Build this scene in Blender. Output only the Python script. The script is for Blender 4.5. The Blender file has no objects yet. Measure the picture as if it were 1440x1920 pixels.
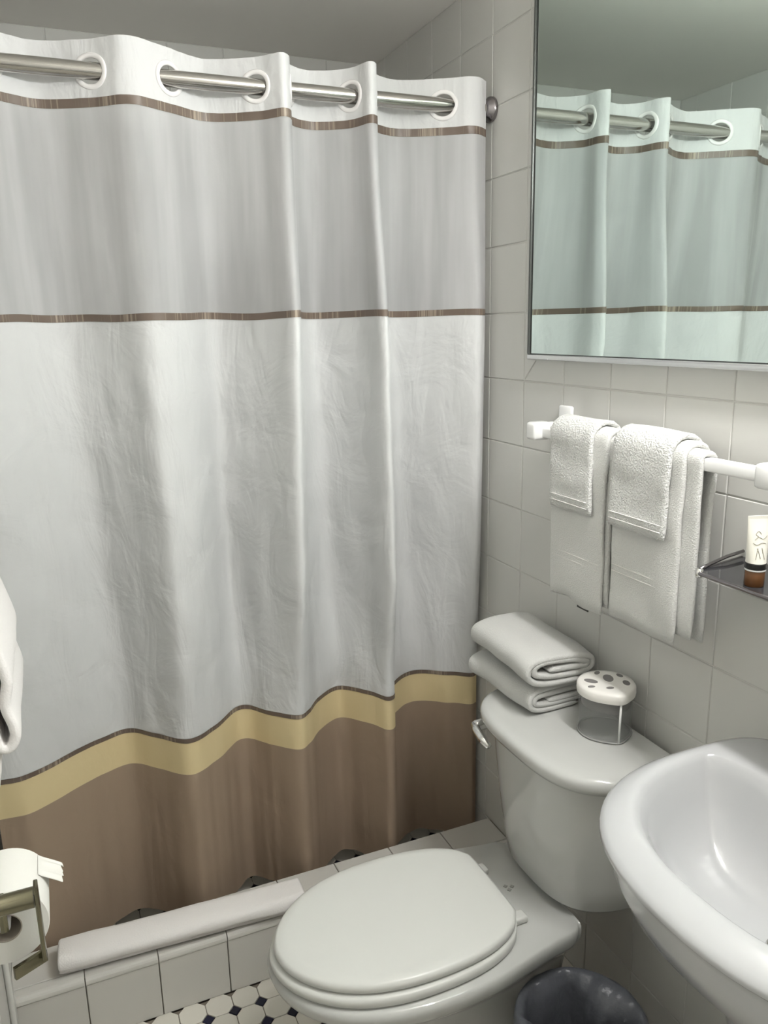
import bpy, bmesh, math, random
from mathutils import Vector, Matrix, noise
random.seed(7)
R = math.radians
scene = bpy.context.scene
col = scene.collection

# ------------------------------------------------------------------ camera
F_PX = 1480.7
yaw, pit, rol = R(22.962), R(13.265), R(-1.193)
CAM = Vector((-1.0203, -1.5652, 1.5075))
fw = Vector((math.sin(yaw)*math.cos(pit), math.cos(yaw)*math.cos(pit), -math.sin(pit)))
rt = fw.cross(Vector((0, 0, 1))).normalized()
up = rt.cross(fw)
r2 = rt*math.cos(rol) + up*math.sin(rol)
u2 = -rt*math.sin(rol) + up*math.cos(rol)
cd = bpy.data.cameras.new('camera')
cd.sensor_fit = 'VERTICAL'; cd.sensor_height = 36.0; cd.lens = F_PX/1920*36.0
cd.clip_start = 0.02
cam = bpy.data.objects.new('camera', cd)
cam.matrix_world = Matrix(((r2.x, u2.x, -fw.x, CAM.x), (r2.y, u2.y, -fw.y, CAM.y),
                           (r2.z, u2.z, -fw.z, CAM.z), (0, 0, 0, 1)))
col.objects.link(cam); scene.camera = cam

# ------------------------------------------------------------------ light, exposure
LAMP_POS = (-0.17, -1.00, 2.020)
LAMP_W = 150.0
LAMP_COL = (1.0, 0.99, 0.98)
w = bpy.data.worlds.new('world'); scene.world = w; w.use_nodes = True
w.node_tree.nodes['Background'].inputs[0].default_value = (1, 0.97, 0.93, 1)
w.node_tree.nodes['Background'].inputs[1].default_value = 0.05
scene.view_settings.view_transform = 'Standard'
scene.view_settings.look = 'None'
scene.view_settings.exposure = 0.0
scene.view_settings.gamma = 1.0
scene.view_settings.use_curve_mapping = False

P = 0.153            # wall tile pitch
XL = -1.222          # left wall
YB = 0.845           # shower back wall
YF = -2.142          # wall behind the camera
ZC = 2.27            # ceiling

# ------------------------------------------------------------------ materials
def nt(name):
    m = bpy.data.materials.new(name); m.use_nodes = True
    n = m.node_tree; return m, n, n.nodes['Principled BSDF']
def mat(name, c, rough=0.5, metal=0.0, coat=0.0, vary=0.0, bump=None, spec=0.5, trans=0.0, ior=1.45, subs=0.0, mottle=0.0, mscale=4.0, alpha=None):
    m, n, b = nt(name)
    b.inputs['Base Color'].default_value = (*c, 1)
    b.inputs['Roughness'].default_value = rough
    b.inputs['Metallic'].default_value = metal
    b.inputs['Coat Weight'].default_value = coat
    b.inputs['Coat Roughness'].default_value = 0.05
    b.inputs['Specular IOR Level'].default_value = spec
    b.inputs['Transmission Weight'].default_value = trans
    b.inputs['IOR'].default_value = ior
    if alpha is not None: b.inputs['Alpha'].default_value = alpha
    src = None
    if vary or mottle:
        if vary:
            oi = n.nodes.new('ShaderNodeObjectInfo'); f = oi.outputs['Random']; amt = vary
        else:
            tx = n.nodes.new('ShaderNodeTexNoise'); tx.inputs['Scale'].default_value = mscale
            tc = n.nodes.new('ShaderNodeTexCoord'); n.links.new(tc.outputs['Object'], tx.inputs['Vector'])
            f = tx.outputs['Fac']; amt = mottle
        mr = n.nodes.new('ShaderNodeMapRange'); mr.inputs['To Min'].default_value = 1-amt; mr.inputs['To Max'].default_value = 1+amt
        n.links.new(f, mr.inputs['Value'])
        mx = n.nodes.new('ShaderNodeVectorMath'); mx.operation = 'SCALE'
        mx.inputs[0].default_value = c; n.links.new(mr.outputs[0], mx.inputs['Scale'])
        n.links.new(mx.outputs[0], b.inputs['Base Color'])
    if bump:
        scale, strength, dist, kind = bump
        tc = n.nodes.new('ShaderNodeTexCoord')
        if kind == 'vor':
            tx = n.nodes.new('ShaderNodeTexVoronoi'); o = tx.outputs['Distance']
        else:
            tx = n.nodes.new('ShaderNodeTexNoise'); tx.inputs['Detail'].default_value = 4; o = tx.outputs['Fac']
        tx.inputs['Scale'].default_value = scale
        n.links.new(tc.outputs['Object'], tx.inputs['Vector'])
        bp = n.nodes.new('ShaderNodeBump'); bp.inputs['Strength'].default_value = strength; bp.inputs['Distance'].default_value = dist
        n.links.new(o, bp.inputs['Height']); n.links.new(bp.outputs[0], b.inputs['Normal'])
    return m

M = {}
M['tile'] = mat('wall_tile_glaze', (0.625, 0.62, 0.59), 0.24, vary=0.02, bump=(9, 0.06, 0.004, 'n'))
M['grout'] = mat('wall_grout', (0.60, 0.595, 0.565), 0.7)
M['curbtile'] = mat('curb_tile_glaze', (0.60, 0.585, 0.55), 0.2, vary=0.04, bump=(9, 0.06, 0.004, 'n'))
M['curbgrout'] = mat('curb_grout', (0.24, 0.22, 0.19), 0.9)
M['oct'] = mat('mosaic_white', (0.72, 0.69, 0.62), 0.28, vary=0.07)
M['dot'] = mat('mosaic_navy', (0.012, 0.013, 0.035), 0.25, vary=0.3)
M['floorgrout'] = mat('floor_grout', (0.20, 0.17, 0.14), 0.9, mottle=0.2, mscale=40)
M['paint'] = mat('ceiling_paint', (0.90, 0.875, 0.825), 0.75, mottle=0.02, mscale=3, bump=(120, 0.08, 0.002, 'n'))
M['porc'] = mat('porcelain', (0.52, 0.525, 0.505), 0.10, coat=0.3)
M['sinkporc'] = mat('sink_porcelain', (0.47, 0.475, 0.48), 0.16, coat=0.3)
M['seat'] = mat('seat_plastic', (0.645, 0.65, 0.62), 0.30)
M['chrome'] = mat('chrome', (0.78, 0.77, 0.75), 0.12, 1.0)
M['brushed'] = mat('brushed_steel', (0.52, 0.505, 0.48), 0.13, 1.0)
M['darkchrome'] = mat('dark_chrome', (0.30, 0.28, 0.29), 0.18, 1.0)
M['nickel'] = mat('aged_nickel', (0.24, 0.225, 0.155), 0.22, 1.0)
M['terry'] = mat('white_terry', (0.80, 0.80, 0.775), 0.95, spec=0.1, bump=(300, 1.0, 0.007, 'n'))
M['terrysoft'] = mat('white_smooth_terry', (0.70, 0.70, 0.675), 0.95, spec=0.1, bump=(420, 0.7, 0.004, 'n'))
M['matterry'] = mat('bath_mat_terry', (0.84, 0.815, 0.80), 0.95, spec=0.1, bump=(300, 0.35, 0.003, 'n'))
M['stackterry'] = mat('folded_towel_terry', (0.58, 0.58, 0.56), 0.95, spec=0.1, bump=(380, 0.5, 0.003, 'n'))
M['terryseam'] = mat('towel_hem_seam', (0.78, 0.77, 0.74), 0.95, spec=0.1)
M['tag'] = mat('towel_tag', (0.05, 0.05, 0.045), 0.8)
M['whiteplastic'] = mat('white_plastic', (0.84, 0.84, 0.83), 0.25)
M['frame'] = mat('mirror_frame', (0.75, 0.76, 0.76), 0.25, 0.9)
M['frameedge'] = mat('mirror_edge', (0.10, 0.105, 0.10), 0.4, 0.6)
M['mirror'] = mat('mirror_glass', (0.76, 0.86, 0.82), 0.012, 1.0)
M['smoke'] = mat('smoked_glass', (0.035, 0.035, 0.038), 0.06, spec=0.6)
M['tube'] = mat('tube_ivory', (0.84, 0.82, 0.74), 0.30)
M['tubeprint'] = mat('tube_print', (0.30, 0.28, 0.22), 0.5)
M['black'] = mat('black_cap', (0.012, 0.012, 0.012), 0.2)
M['amber'] = mat('amber_cap', (0.12, 0.05, 0.016), 0.25)
M['acrylic'] = mat('clear_acrylic', (0.42, 0.43, 0.42), 0.05, alpha=0.15, spec=0.7)
M['cuplid'] = mat('cup_lid', (0.80, 0.78, 0.74), 0.3)
M['cuprim'] = mat('cup_base_rim', (0.30, 0.30, 0.29), 0.2)
M['cupgrey'] = mat('cup_print_and_shade', (0.20, 0.19, 0.185), 0.4)  # lid print, also the painted shadow on the insert
M['binplastic'] = mat('bin_plastic', (0.42, 0.42, 0.41), 0.35)
M['liner'] = mat('bin_liner', (0.10, 0.105, 0.12), 0.30, bump=(45, 0.5, 0.006, 'n'))
M['paper'] = mat('toilet_paper', (0.86, 0.85, 0.80), 0.95, spec=0.05, bump=(260, 0.15, 0.001, 'n'))
M['core'] = mat('paper_core', (0.45, 0.40, 0.34), 0.9)
M['hole'] = mat('dark_inside', (0.02, 0.02, 0.02), 0.8)
M['logo'] = mat('grey_print', (0.30, 0.30, 0.28), 0.5)
M['door'] = mat('door_paint', (0.72, 0.71, 0.68), 0.45)
M['brass'] = mat('knob_brass', (0.55, 0.42, 0.2), 0.25, 1.0)
M['trimtile'] = mat('trim_glaze', (0.72, 0.72, 0.69), 0.2)

def fabric(name, c, transl=0.25, bump=0.4, wr=1.0, transp=0.0, crease=0.0):
    m, n, b = nt(name)
    n.nodes.remove(b); out = n.nodes['Material Output']
    uv = n.nodes.new('ShaderNodeUVMap')
    d = n.nodes.new('ShaderNodeBsdfDiffuse'); d.inputs['Color'].default_value = (*c, 1)
    t = n.nodes.new('ShaderNodeBsdfTranslucent'); t.inputs['Color'].default_value = (*c, 1)
    mp = n.nodes.new('ShaderNodeMapping'); mp.inputs['Scale'].default_value = (15, 4.5, 1); mp.inputs['Rotation'].default_value = (0, 0, 0.28)
    n.links.new(uv.outputs[0], mp.inputs[0])
    n1 = n.nodes.new('ShaderNodeTexNoise'); n1.inputs['Scale'].default_value = 1; n1.inputs['Detail'].default_value = 3.5; n1.inputs['Distortion'].default_value = 0.8
    n.links.new(mp.outputs[0], n1.inputs['Vector'])
    n2 = n.nodes.new('ShaderNodeTexNoise'); n2.inputs['Scale'].default_value = 7.5; n2.inputs['Detail'].default_value = 5; n2.inputs['Distortion'].default_value = 0.7
    n.links.new(uv.outputs[0], n2.inputs['Vector'])
    ad = n.nodes.new('ShaderNodeMath'); ad.operation = 'ADD'
    n.links.new(n1.outputs['Fac'], ad.inputs[0]); n.links.new(n2.outputs['Fac'], ad.inputs[1])
    bp = n.nodes.new('ShaderNodeBump'); bp.inputs['Strength'].default_value = bump; bp.inputs['Distance'].default_value = 0.012*wr
    hgt = ad.outputs[0]
    if crease:
        for k, (sc, rt_, am) in enumerate((((7, 3.2, 1), 0.45, crease), ((10, 4.5, 1), -0.5, crease*0.8))):
            mpc = n.nodes.new('ShaderNodeMapping'); mpc.inputs['Scale'].default_value = sc; mpc.inputs['Rotation'].default_value = (0, 0, rt_); mpc.inputs['Location'].default_value = (3.1*k, 1.7*k, 0)
            n.links.new(uv.outputs[0], mpc.inputs[0])
            nc = n.nodes.new('ShaderNodeTexNoise'); nc.noise_type = 'RIDGED_MULTIFRACTAL'; nc.inputs['Scale'].default_value = 1; nc.inputs['Detail'].default_value = 2.5; nc.inputs['Distortion'].default_value = 0.4
            n.links.new(mpc.outputs[0], nc.inputs['Vector'])
            ma = n.nodes.new('ShaderNodeMath'); ma.operation = 'MULTIPLY_ADD'; ma.inputs[1].default_value = am
            n.links.new(nc.outputs['Fac'], ma.inputs[0]); n.links.new(hgt, ma.inputs[2]); hgt = ma.outputs[0]
    n.links.new(hgt, bp.inputs['Height'])
    n.links.new(bp.outputs[0], d.inputs['Normal']); n.links.new(bp.outputs[0], t.inputs['Normal'])
    mx = n.nodes.new('ShaderNodeMixShader'); mx.inputs[0].default_value = transl
    n.links.new(d.outputs[0], mx.inputs[1]); n.links.new(t.outputs[0], mx.inputs[2])
    last = mx.outputs[0]
    if transp:
        tr = n.nodes.new('ShaderNodeBsdfTransparent')
        m2 = n.nodes.new('ShaderNodeMixShader')
        mp3 = n.nodes.new('ShaderNodeMapping'); mp3.inputs['Scale'].default_value = (17, 1.3, 1); mp3.inputs['Rotation'].default_value = (0, 0, 0.05)
        n.links.new(uv.outputs[0], mp3.inputs[0])
        n3 = n.nodes.new('ShaderNodeTexNoise'); n3.inputs['Scale'].default_value = 1; n3.inputs['Detail'].default_value = 3
        n.links.new(mp3.outputs[0], n3.inputs['Vector'])
        mr3 = n.nodes.new('ShaderNodeMapRange'); mr3.inputs['From Min'].default_value = 0.35; mr3.inputs['From Max'].default_value = 0.7
        mr3.inputs['To Min'].default_value = transp+0.07; mr3.inputs['To Max'].default_value = max(0, transp-0.18)
        n.links.new(n3.outputs['Fac'], mr3.inputs['Value']); n.links.new(mr3.outputs[0], m2.inputs[0])
        n.links.new(last, m2.inputs[1]); n.links.new(tr.outputs[0], m2.inputs[2]); last = m2.outputs[0]
    n.links.new(last, out.inputs['Surface'])
    return m
M['header'] = fabric('curtain_header_cloth', (0.73, 0.73, 0.73), 0.12, 0.6)
M['sheer'] = fabric('curtain_sheer_voile', (0.63, 0.63, 0.635), 0.18, 0.2, 0.8, transp=0.32)
M['body'] = fabric('curtain_white_cloth', (0.69, 0.695, 0.695), 0.12, 0.55, 1.35, crease=0.45)
M['cream'] = fabric('curtain_cream_cloth', (0.74, 0.61, 0.36), 0.1, 0.2)
M['brown'] = fabric('curtain_brown_cloth', (0.36, 0.275, 0.205), 0.1, 0.25)
M['ring'] = mat('curtain_ring_plastic', (0.82, 0.80, 0.79), 0.25)
def ribbon():
    m, n, b = nt('curtain_ribbon')
    uv = n.nodes.new('ShaderNodeUVMap')
    mp = n.nodes.new('ShaderNodeMapping'); mp.inputs['Scale'].default_value = (190, 0.001, 1)
    n.links.new(uv.outputs[0], mp.inputs[0])
    tx = n.nodes.new('ShaderNodeTexNoise'); tx.inputs['Scale'].default_value = 1; tx.inputs['Detail'].default_value = 2
    n.links.new(mp.outputs[0], tx.inputs['Vector'])
    mp2 = n.nodes.new('ShaderNodeMapping'); mp2.inputs['Scale'].default_value = (14, 0.001, 1)
    n.links.new(uv.outputs[0], mp2.inputs[0])
    t2 = n.nodes.new('ShaderNodeTexNoise'); t2.inputs['Scale'].default_value = 1
    n.links.new(mp2.outputs[0], t2.inputs['Vector'])
    ml = n.nodes.new('ShaderNodeMath'); ml.operation = 'MULTIPLY'
    n.links.new(tx.outputs['Fac'], ml.inputs[0]); n.links.new(t2.outputs['Fac'], ml.inputs[1])
    cr = n.nodes.new('ShaderNodeValToRGB')
    cr.color_ramp.elements[0].position = 0.27; cr.color_ramp.elements[0].color = (0.135, 0.10, 0.078, 1)
    cr.color_ramp.elements[1].position = 0.36; cr.color_ramp.elements[1].color = (0.34, 0.28, 0.22, 1)
    n.links.new(ml.outputs[0], cr.inputs[0]); n.links.new(cr.outputs[0], b.inputs['Base Color'])
    b.inputs['Roughness'].default_value = 0.45
    return m
M['ribbon'] = ribbon()

# ------------------------------------------------------------------ helpers
def tag(o, label=None, cat=None, group=None, kind=None):
    if label: o['label'] = label
    if cat: o['category'] = cat
    if group: o['group'] = group
    if kind: o['kind'] = kind
    return o
def link(o, parent=None):
    col.objects.link(o)
    if parent is not None: o.parent = parent
    return o
def empty(name, loc=(0, 0, 0)):
    o = bpy.data.objects.new(name, None); o.empty_display_size = 0.05; o.location = loc
    return link(o)
def mesh_obj(name, vs, fs, m, parent=None, smooth=True, uvs=None, recalc=True, loc=None):
    me = bpy.data.meshes.new(name)
    me.from_pydata([tuple(v) for v in vs], [], fs)
    if uvs is not None:
        ul = me.uv_layers.new(name='UVMap')
        for lp in me.loops: ul.data[lp.index].uv = uvs[lp.vertex_index]
    if recalc:
        b = bmesh.new(); b.from_mesh(me); bmesh.ops.recalc_face_normals(b, faces=b.faces); b.to_mesh(me); b.free()
    if smooth:
        me.polygons.foreach_set('use_smooth', [True]*len(me.polygons))
    me.materials.append(m)
    o = bpy.data.objects.new(name, me)
    if loc: o.location = loc
    return link(o, parent)
def sharpen(o, ang=35):
    me = o.data
    b = bmesh.new(); b.from_mesh(me)
    for e in b.edges:
        if len(e.link_faces) == 2 and e.calc_face_angle(0) > R(ang): e.smooth = False
    b.to_mesh(me); b.free(); return o
class MB:
    """collects geometry for one mesh"""
    def __init__(s): s.v = []; s.f = []
    def add(s, vs, fs):
        k = len(s.v); s.v += [tuple(v) for v in vs]; s.f += [tuple(i+k for i in f) for f in fs]; return s
    def box(s, c, d, bev=0.0, rot=None, seg=2):
        b = bmesh.new(); bmesh.ops.create_cube(b, size=1)
        bmesh.ops.scale(b, vec=Vector(d), verts=b.verts)
        if bev: bmesh.ops.bevel(b, geom=b.edges[:], offset=bev, segments=seg, profile=0.5, affect='EDGES')
        if rot is not None: bmesh.ops.transform(b, matrix=rot.to_4x4(), verts=b.verts)
        b.verts.index_update()
        s.add([v.co+Vector(c) for v in b.verts], [[v.index for v in f.verts] for f in b.faces]); b.free(); return s
    def loft(s, rings, cap0=True, cap1=True, closed=True):
        n = len(rings[0]); vs = [v for r in rings for v in r]; fs = []
        for i in range(len(rings)-1):
            for j in range(n if closed else n-1):
                k = (j+1) % n
                fs.append((i*n+j, i*n+k, (i+1)*n+k, (i+1)*n+j))
        if cap0: fs.append(tuple(range(n))[::-1])
        if cap1: fs.append(tuple((len(rings)-1)*n+j for j in range(n)))
        return s.add(vs, fs)
    def tube(s, path, r, n=16, cap=True):
        path = [Vector(q) for q in path]; rings = []
        ref = None
        for i, q in enumerate(path):
            t = (path[min(i+1, len(path)-1)] - path[max(i-1, 0)]).normalized()
            if ref is None:
                ref = Vector((0, 0, 1)) if abs(t.z) < 0.9 else Vector((1, 0, 0))
            a = (ref - t*ref.dot(t)).normalized(); b_ = t.cross(a); ref = a
            rr = r[i] if isinstance(r, (list, tuple)) else r
            rings.append([q + a*(rr*math.cos(2*math.pi*k/n)) + b_*(rr*math.sin(2*math.pi*k/n)) for k in range(n)])
        return s.loft(rings, cap, cap)
    def lathe(s, prof, c=(0, 0, 0), n=40, axis='z', cap0=False, cap1=False):
        rings = []
        for r, h in prof:
            ring = []
            for k in range(n):
                a = 2*math.pi*k/n; x, y = r*math.cos(a), r*math.sin(a)
                q = (x, y, h) if axis == 'z' else ((h, x, y) if axis == 'x' else (x, h, y))
                ring.append(Vector(q)+Vector(c))
            rings.append(ring)
        return s.loft(rings, cap0, cap1)
    def build(s, name, m, parent=None, smooth=True, sharp=None):
        o = mesh_obj(name, s.v, s.f, m, parent, smooth)
        if sharp: sharpen(o, sharp)
        return o
def subpart(mb, name, m, parent, thing_, smooth=True, sharp=None):
    mb.v = [tuple(Vector(q)-thing_.location) for q in mb.v]
    return mb.build(name, m, parent, smooth, sharp)
def boxo(name, lo, hi, m, parent=None, bev=0.0, seg=2):
    c = [(a+b)/2 for a, b in zip(lo, hi)]; d = [b-a for a, b in zip(lo, hi)]
    o = MB().box(c, d, bev, seg=seg).build(name, m, parent, smooth=bool(bev))
    if bev: sharpen(o, 50)
    return o
def cr(pts, n, closed=False):
    """Catmull-Rom resample"""
    pts = [Vector(q) for q in pts]; out = []; N = len(pts)
    segs = N if closed else N-1
    for i in range(segs):
        g = (lambda k: pts[k % N]) if closed else (lambda k: pts[max(0, min(N-1, k))])
        p0, p1, p2, p3 = g(i-1), g(i), g(i+1), g(i+2)
        for k in range(n):
            t = k/n
            out.append(0.5*((2*p1)+(p2-p0)*t+(2*p0-5*p1+4*p2-p3)*t*t+(3*p1-p0-3*p2+p3)*t**3))
    if not closed: out.append(pts[-1].copy())
    return out

# ------------------------------------------------------------------ tiles
tile_cache = {}
def tile_mesh(poly, t, bev, m):
    """flat polygon tile, outline in local xy, +z out, chamfered rim"""
    key = (tuple((round(a, 4), round(b, 4)) for a, b in poly), t, bev, m.name)
    if key in tile_cache: return tile_cache[key]
    n = len(poly); cx = sum(a for a, b in poly)/n; cy = sum(b for a, b in poly)/n
    inn = []
    for i in range(n):
        p0, p1, p2 = Vector(poly[i-1]), Vector(poly[i]), Vector(poly[(i+1) % n])
        d1 = (p1-p0).normalized(); d2 = (p2-p1).normalized()
        n1 = Vector((-d1.y, d1.x)); n2 = Vector((-d2.y, d2.x)); bi = (n1+n2)
        inn.append(p1 + bi*(bev/max(0.2, (1+n1.dot(n2)))))
    vs = [(a, b, 0) for a, b in poly]+[(a, b, t-bev) for a, b in poly]+[(q.x, q.y, t) for q in inn]
    fs = [tuple(range(2*n, 3*n))]
    for i in range(n):
        k = (i+1) % n
        fs += [(i, k, n+k, n+i), (n+i, n+k, 2*n+k, 2*n+i)]
    me = bpy.data.meshes.new('tile'); me.from_pydata(vs, [], fs); me.materials.append(m)
    tile_cache[key] = me; return me
def rect(w_, h_): return [(-w_/2, -h_/2), (w_/2, -h_/2), (w_/2, h_/2), (-w_/2, h_/2)]
def put(name, me, loc, basis, parent, tilt=0.0):
    o = bpy.data.objects.new(name, me)
    m = basis.to_4x4()
    if tilt:
        m = m @ Matrix.Rotation(random.uniform(-tilt, tilt), 4, 'X') @ Matrix.Rotation(random.uniform(-tilt, tilt), 4, 'Y')
    m.translation = Vector(loc); o.matrix_local = m
    return link(o, parent)
def basis(ex, ey):
    ex, ey = Vector(ex), Vector(ey); ez = ex.cross(ey)
    return Matrix((ex, ey, ez)).transposed()
B_RIGHT = basis((0, -1, 0), (0, 0, 1))       # normal -X
B_LEFT = basis((0, 1, 0), (0, 0, 1))         # normal +X
B_BACK = basis((1, 0, 0), (0, 0, 1))         # normal -Y
B_FRONT = basis((-1, 0, 0), (0, 0, 1))       # normal +Y
B_UP = basis((1, 0, 0), (0, 1, 0))           # normal +Z
GAP = 0.0022; TT = 0.006; TB = 0.0014; TILT = R(0.12)
def tile_wall(wall, fn, u0, u1, ustart, Bm, skip=None):
    """u axis along the wall; fn(u,z)->location"""
    cells = []
    k0 = math.floor((u0-ustart)/P)
    k = k0
    while ustart+k*P < u1-1e-6:
        a, b = max(u0, ustart+k*P), min(u1, ustart+(k+1)*P); k += 1
        if b-a < 0.02: continue
        z = 0.0
        while z < ZC-0.02:
            za, zb = z, min(ZC, z+P); z += P
            cells.append((a, b, za, zb))
    for a, b, za, zb in cells:
        if skip and skip(a, b, za, zb): continue
        me = tile_mesh(rect(b-a-GAP, zb-za-GAP), TT, TB, M['tile'])
        put('tile', me, fn((a+b)/2, (za+zb)/2), Bm, wall, TILT)

wr = tag(boxo('wall_right', (0.0015, YF-0.1, -0.05), (0.12, YB+0.1, ZC+0.05), M['grout']), kind='structure')
def skip_r(a, b, za, zb):
    return (-P-1e-3 < a < -P+1e-3) and abs(za-9*P) < 1e-3
tile_wall(wr, lambda u, z: (0.0055, u, z), YF, YB, 0.0, B_RIGHT, skip_r)
# mitred tile at the lower corner of the mirror
g = GAP/2
put('tile', tile_mesh([(g*1.5, g*0.5+g), (P-g, g), (P-g, P-g*2.5)][0:3], TT, TB, M['tile']), (0.0055, 0, 9*P), B_RIGHT, wr)
put('tile', tile_mesh([(g, g*2.5), (P-g*2.5, P-g), (g, P-g)], TT, TB, M['tile']), (0.0055, 0, 9*P), B_RIGHT, wr)
wb = tag(boxo('wall_back', (XL-0.1, YB+0.0015, -0.05), (0.004, YB+0.12, ZC+0.05), M['grout']), kind='structure')
tile_wall(wb, lambda u, z: (u, YB+0.0055, z), XL, -0.001, -8*P, B_BACK)
wl = tag(boxo('wall_left', (XL-0.12, YF-0.1, -0.05), (XL-0.0015, YB+0.004, ZC+0.05), M['grout']), kind='structure')
tile_wall(wl, lambda u, z: (XL-0.0055, u, z), YF, YB, 0.0, B_LEFT)
wf = tag(boxo('wall_front', (XL-0.004, YF-0.12, -0.05), (0.004, YF, ZC+0.05), M['paint']), kind='structure')
ce = tag(boxo('ceiling', (XL-0.1, YF-0.1, ZC), (0.1, YB+0.1, ZC+0.1), M['paint']), kind='structure')

# floors with octagon-and-dot mosaic
fl = tag(boxo('floor', (XL-0.1, YF-0.1, -0.1), (0.1, 0.0, -0.0015), M['floorgrout']), kind='structure')
SFZ = 0.022
sf = tag(boxo('shower_floor', (XL-0.1, 0.10, -0.1), (0.1, YB+0.1, SFZ-0.0015), M['floorgrout']), kind='structure')
MX, MY, MC = 0.0601, 0.0575, 0.0150
def octo(w_, h_):
    a, b = w_/2-0.0008, h_/2-0.0008; c = MC
    return [(-a+c, -b), (a-c, -b), (a, -b+c), (a, b-c), (a-c, b), (-a+c, b), (-a, b-c), (-a, -b+c)]
def diamond(): d = MC-0.0013; return [(-d, 0), (0, -d), (d, 0), (0, d)]
def mosaic(parent, x0, x1, y0, y1, ox, oy, z, near):
    bo, bd = MB(), MB()
    i0 = math.floor((x0-ox)/MX); i1 = math.ceil((x1-ox)/MX)
    j0 = math.floor((y0-oy)/MY); j1 = math.ceil((y1-oy)/MY)
    for j in range(j0, j1+1):
        for i in range(i0, i1+1):
            X, Y = ox+i*MX, oy+j*MY            # lattice point = dot centre
            cx, cy = X+MX/2, Y+MY/2
            xa, xb = max(x0, X), min(x1, X+MX); ya, yb = max(y0, Y), min(y1, Y+MY)
            if xb-xa > 0.012 and yb-ya > 0.012:
                full = xb-xa > MX-0.004 and yb-ya > MY-0.008
                me = tile_mesh(octo(MX, MY) if full else rect(xb-xa-0.002, yb-ya-0.002), 0.003, 0.0008, M['oct'])
                lc = (cx, cy, z-0.003) if full else ((xa+xb)/2, (ya+yb)/2, z-0.0032)
                if near(cx, cy): put('mosaic_tile', me, lc, B_UP, parent, R(0.25))
                else: bo.add([v.co+Vector(lc) for v in me.vertices], [tuple(q.vertices) for q in me.polygons])
            if x0+0.01 < X < x1-0.01 and y0+0.01 < Y < y1-0.01:
                me = tile_mesh(diamond(), 0.003, 0.0008, M['dot']); lc = (X, Y, z-0.003)
                if near(X, Y): put('mosaic_dot', me, lc, B_UP, parent, R(0.25))
                else: bd.add([v.co+Vector(lc) for v in me.vertices], [tuple(q.vertices) for q in me.polygons])
    tag(bo.build('mosaic_tile_field', M['oct'], parent, smooth=False), kind='stuff')
    tag(bd.build('mosaic_dot_field', M['dot'], parent, smooth=False), kind='stuff')
mosaic(fl, XL, 0.0, YF, -0.001, -0.7126, -0.0545, 0.002, lambda x, y: -1.1 < x < -0.5 and y > -0.5)
mosaic(sf, XL, 0.0, 0.135, YB, -0.6366, 0.2966, SFZ+0.002, lambda x, y: 0.2 < y < 0.5)

# curb
CT = 0.160; CI = 0.130
cb = tag(boxo('shower_curb', (XL, 0.006, 0.0), (0.0, CI-0.005, CT-0.004), M['curbgrout']), kind='structure')
x = -0.0045
capm = {}
def cap_mesh(w_):
    key = round(w_, 4)
    if key not in capm:
        prof = [(0.030, 0.0), (0.030, 0.0155)] + [(0.012-0.012*math.sin(a), 0.0035+0.012*math.cos(a)) for a in [0, .4, .8, 1.2, math.pi/2]] + [(0.0, 0.0)]
        v = []; f = []; n = len(prof)
        for sx in (-w_/2, w_/2): v += [(sx, a, b) for a, b in prof]
        f = [(i, (i+1) % n, n+(i+1) % n, n+i) for i in range(n)] + [tuple(range(n)), tuple(range(n, 2*n))]
        me = bpy.data.meshes.new('cap'); me.from_pydata(v, [], f); me.materials.append(M['curbtile'])
        b = bmesh.new(); b.from_mesh(me); bmesh.ops.recalc_face_normals(b, faces=b.faces); b.to_mesh(me); b.free()
        capm[key] = me
    return capm[key]
while x > XL+0.01:
    a = max(XL, x-P); wd = x-a-GAP; xc = (x+a)/2
    put('front_tile', tile_mesh(rect(wd, 0.140), TT, TB, M['curbtile']), (xc, 0.0055, 0.0725), B_BACK, cb, TILT)
    o = bpy.data.objects.new('cap_tile', cap_mesh(wd)); o.location = (xc, -0.003, CT-0.0155); link(o, cb)
    put('top_tile', tile_mesh(rect(wd, CI-0.031), TT, TB, M['curbtile']), (xc, (0.0285+CI)/2, CT-TT), B_UP, cb, TILT)
    put('inner_tile', tile_mesh(rect(wd, CT-SFZ-0.008), TT, TB, M['curbtile']), (xc, CI-0.0055, (CT+SFZ)/2-0.003), B_FRONT, cb, TILT)
    x -= P
# corner trim on the left wall, in line with the curb
tag(boxo('trim_1', (XL+0.0005, -0.034, 0.0), (XL+0.012, -0.004, ZC-0.001), M['trimtile'], bev=0.005, seg=3), kind='structure')

# door behind the camera
dr = tag(boxo('door_1', (-1.05, YF+0.001, 0.005), (-0.30, YF+0.036, 2.03), M['door'], bev=0.003), kind='structure')
for (za, zb) in ((0.15, 0.95), (1.08, 1.9)):
    for (xa, xb) in ((-0.97, -0.71), (-0.64, -0.38)):
        boxo('door_panel', (xa, YF+0.034, za), (xb, YF+0.042, zb), M['door'], dr, bev=0.004)
MB().lathe([(0.001, 0.085), (0.018, 0.083), (0.027, 0.068), (0.024, 0.052), (0.010, 0.045), (0.010, 0.034), (0.028, 0.034)], (-0.36, YF, 1.0), 24, 'y').build('door_knob', M['brass'], dr)
for nm, lo, hi in (('trim_2', (-1.12, YF+0.0005, 0), (-1.051, YF+0.018, 2.10)), ('trim_3', (-0.299, YF+0.0005, 0), (-0.23, YF+0.018, 2.10)), ('trim_4', (-1.05, YF+0.0005, 2.031), (-0.30, YF+0.018, 2.10))):
    tag(boxo(nm, lo, hi, M['door'], bev=0.003), kind='structure')

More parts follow.
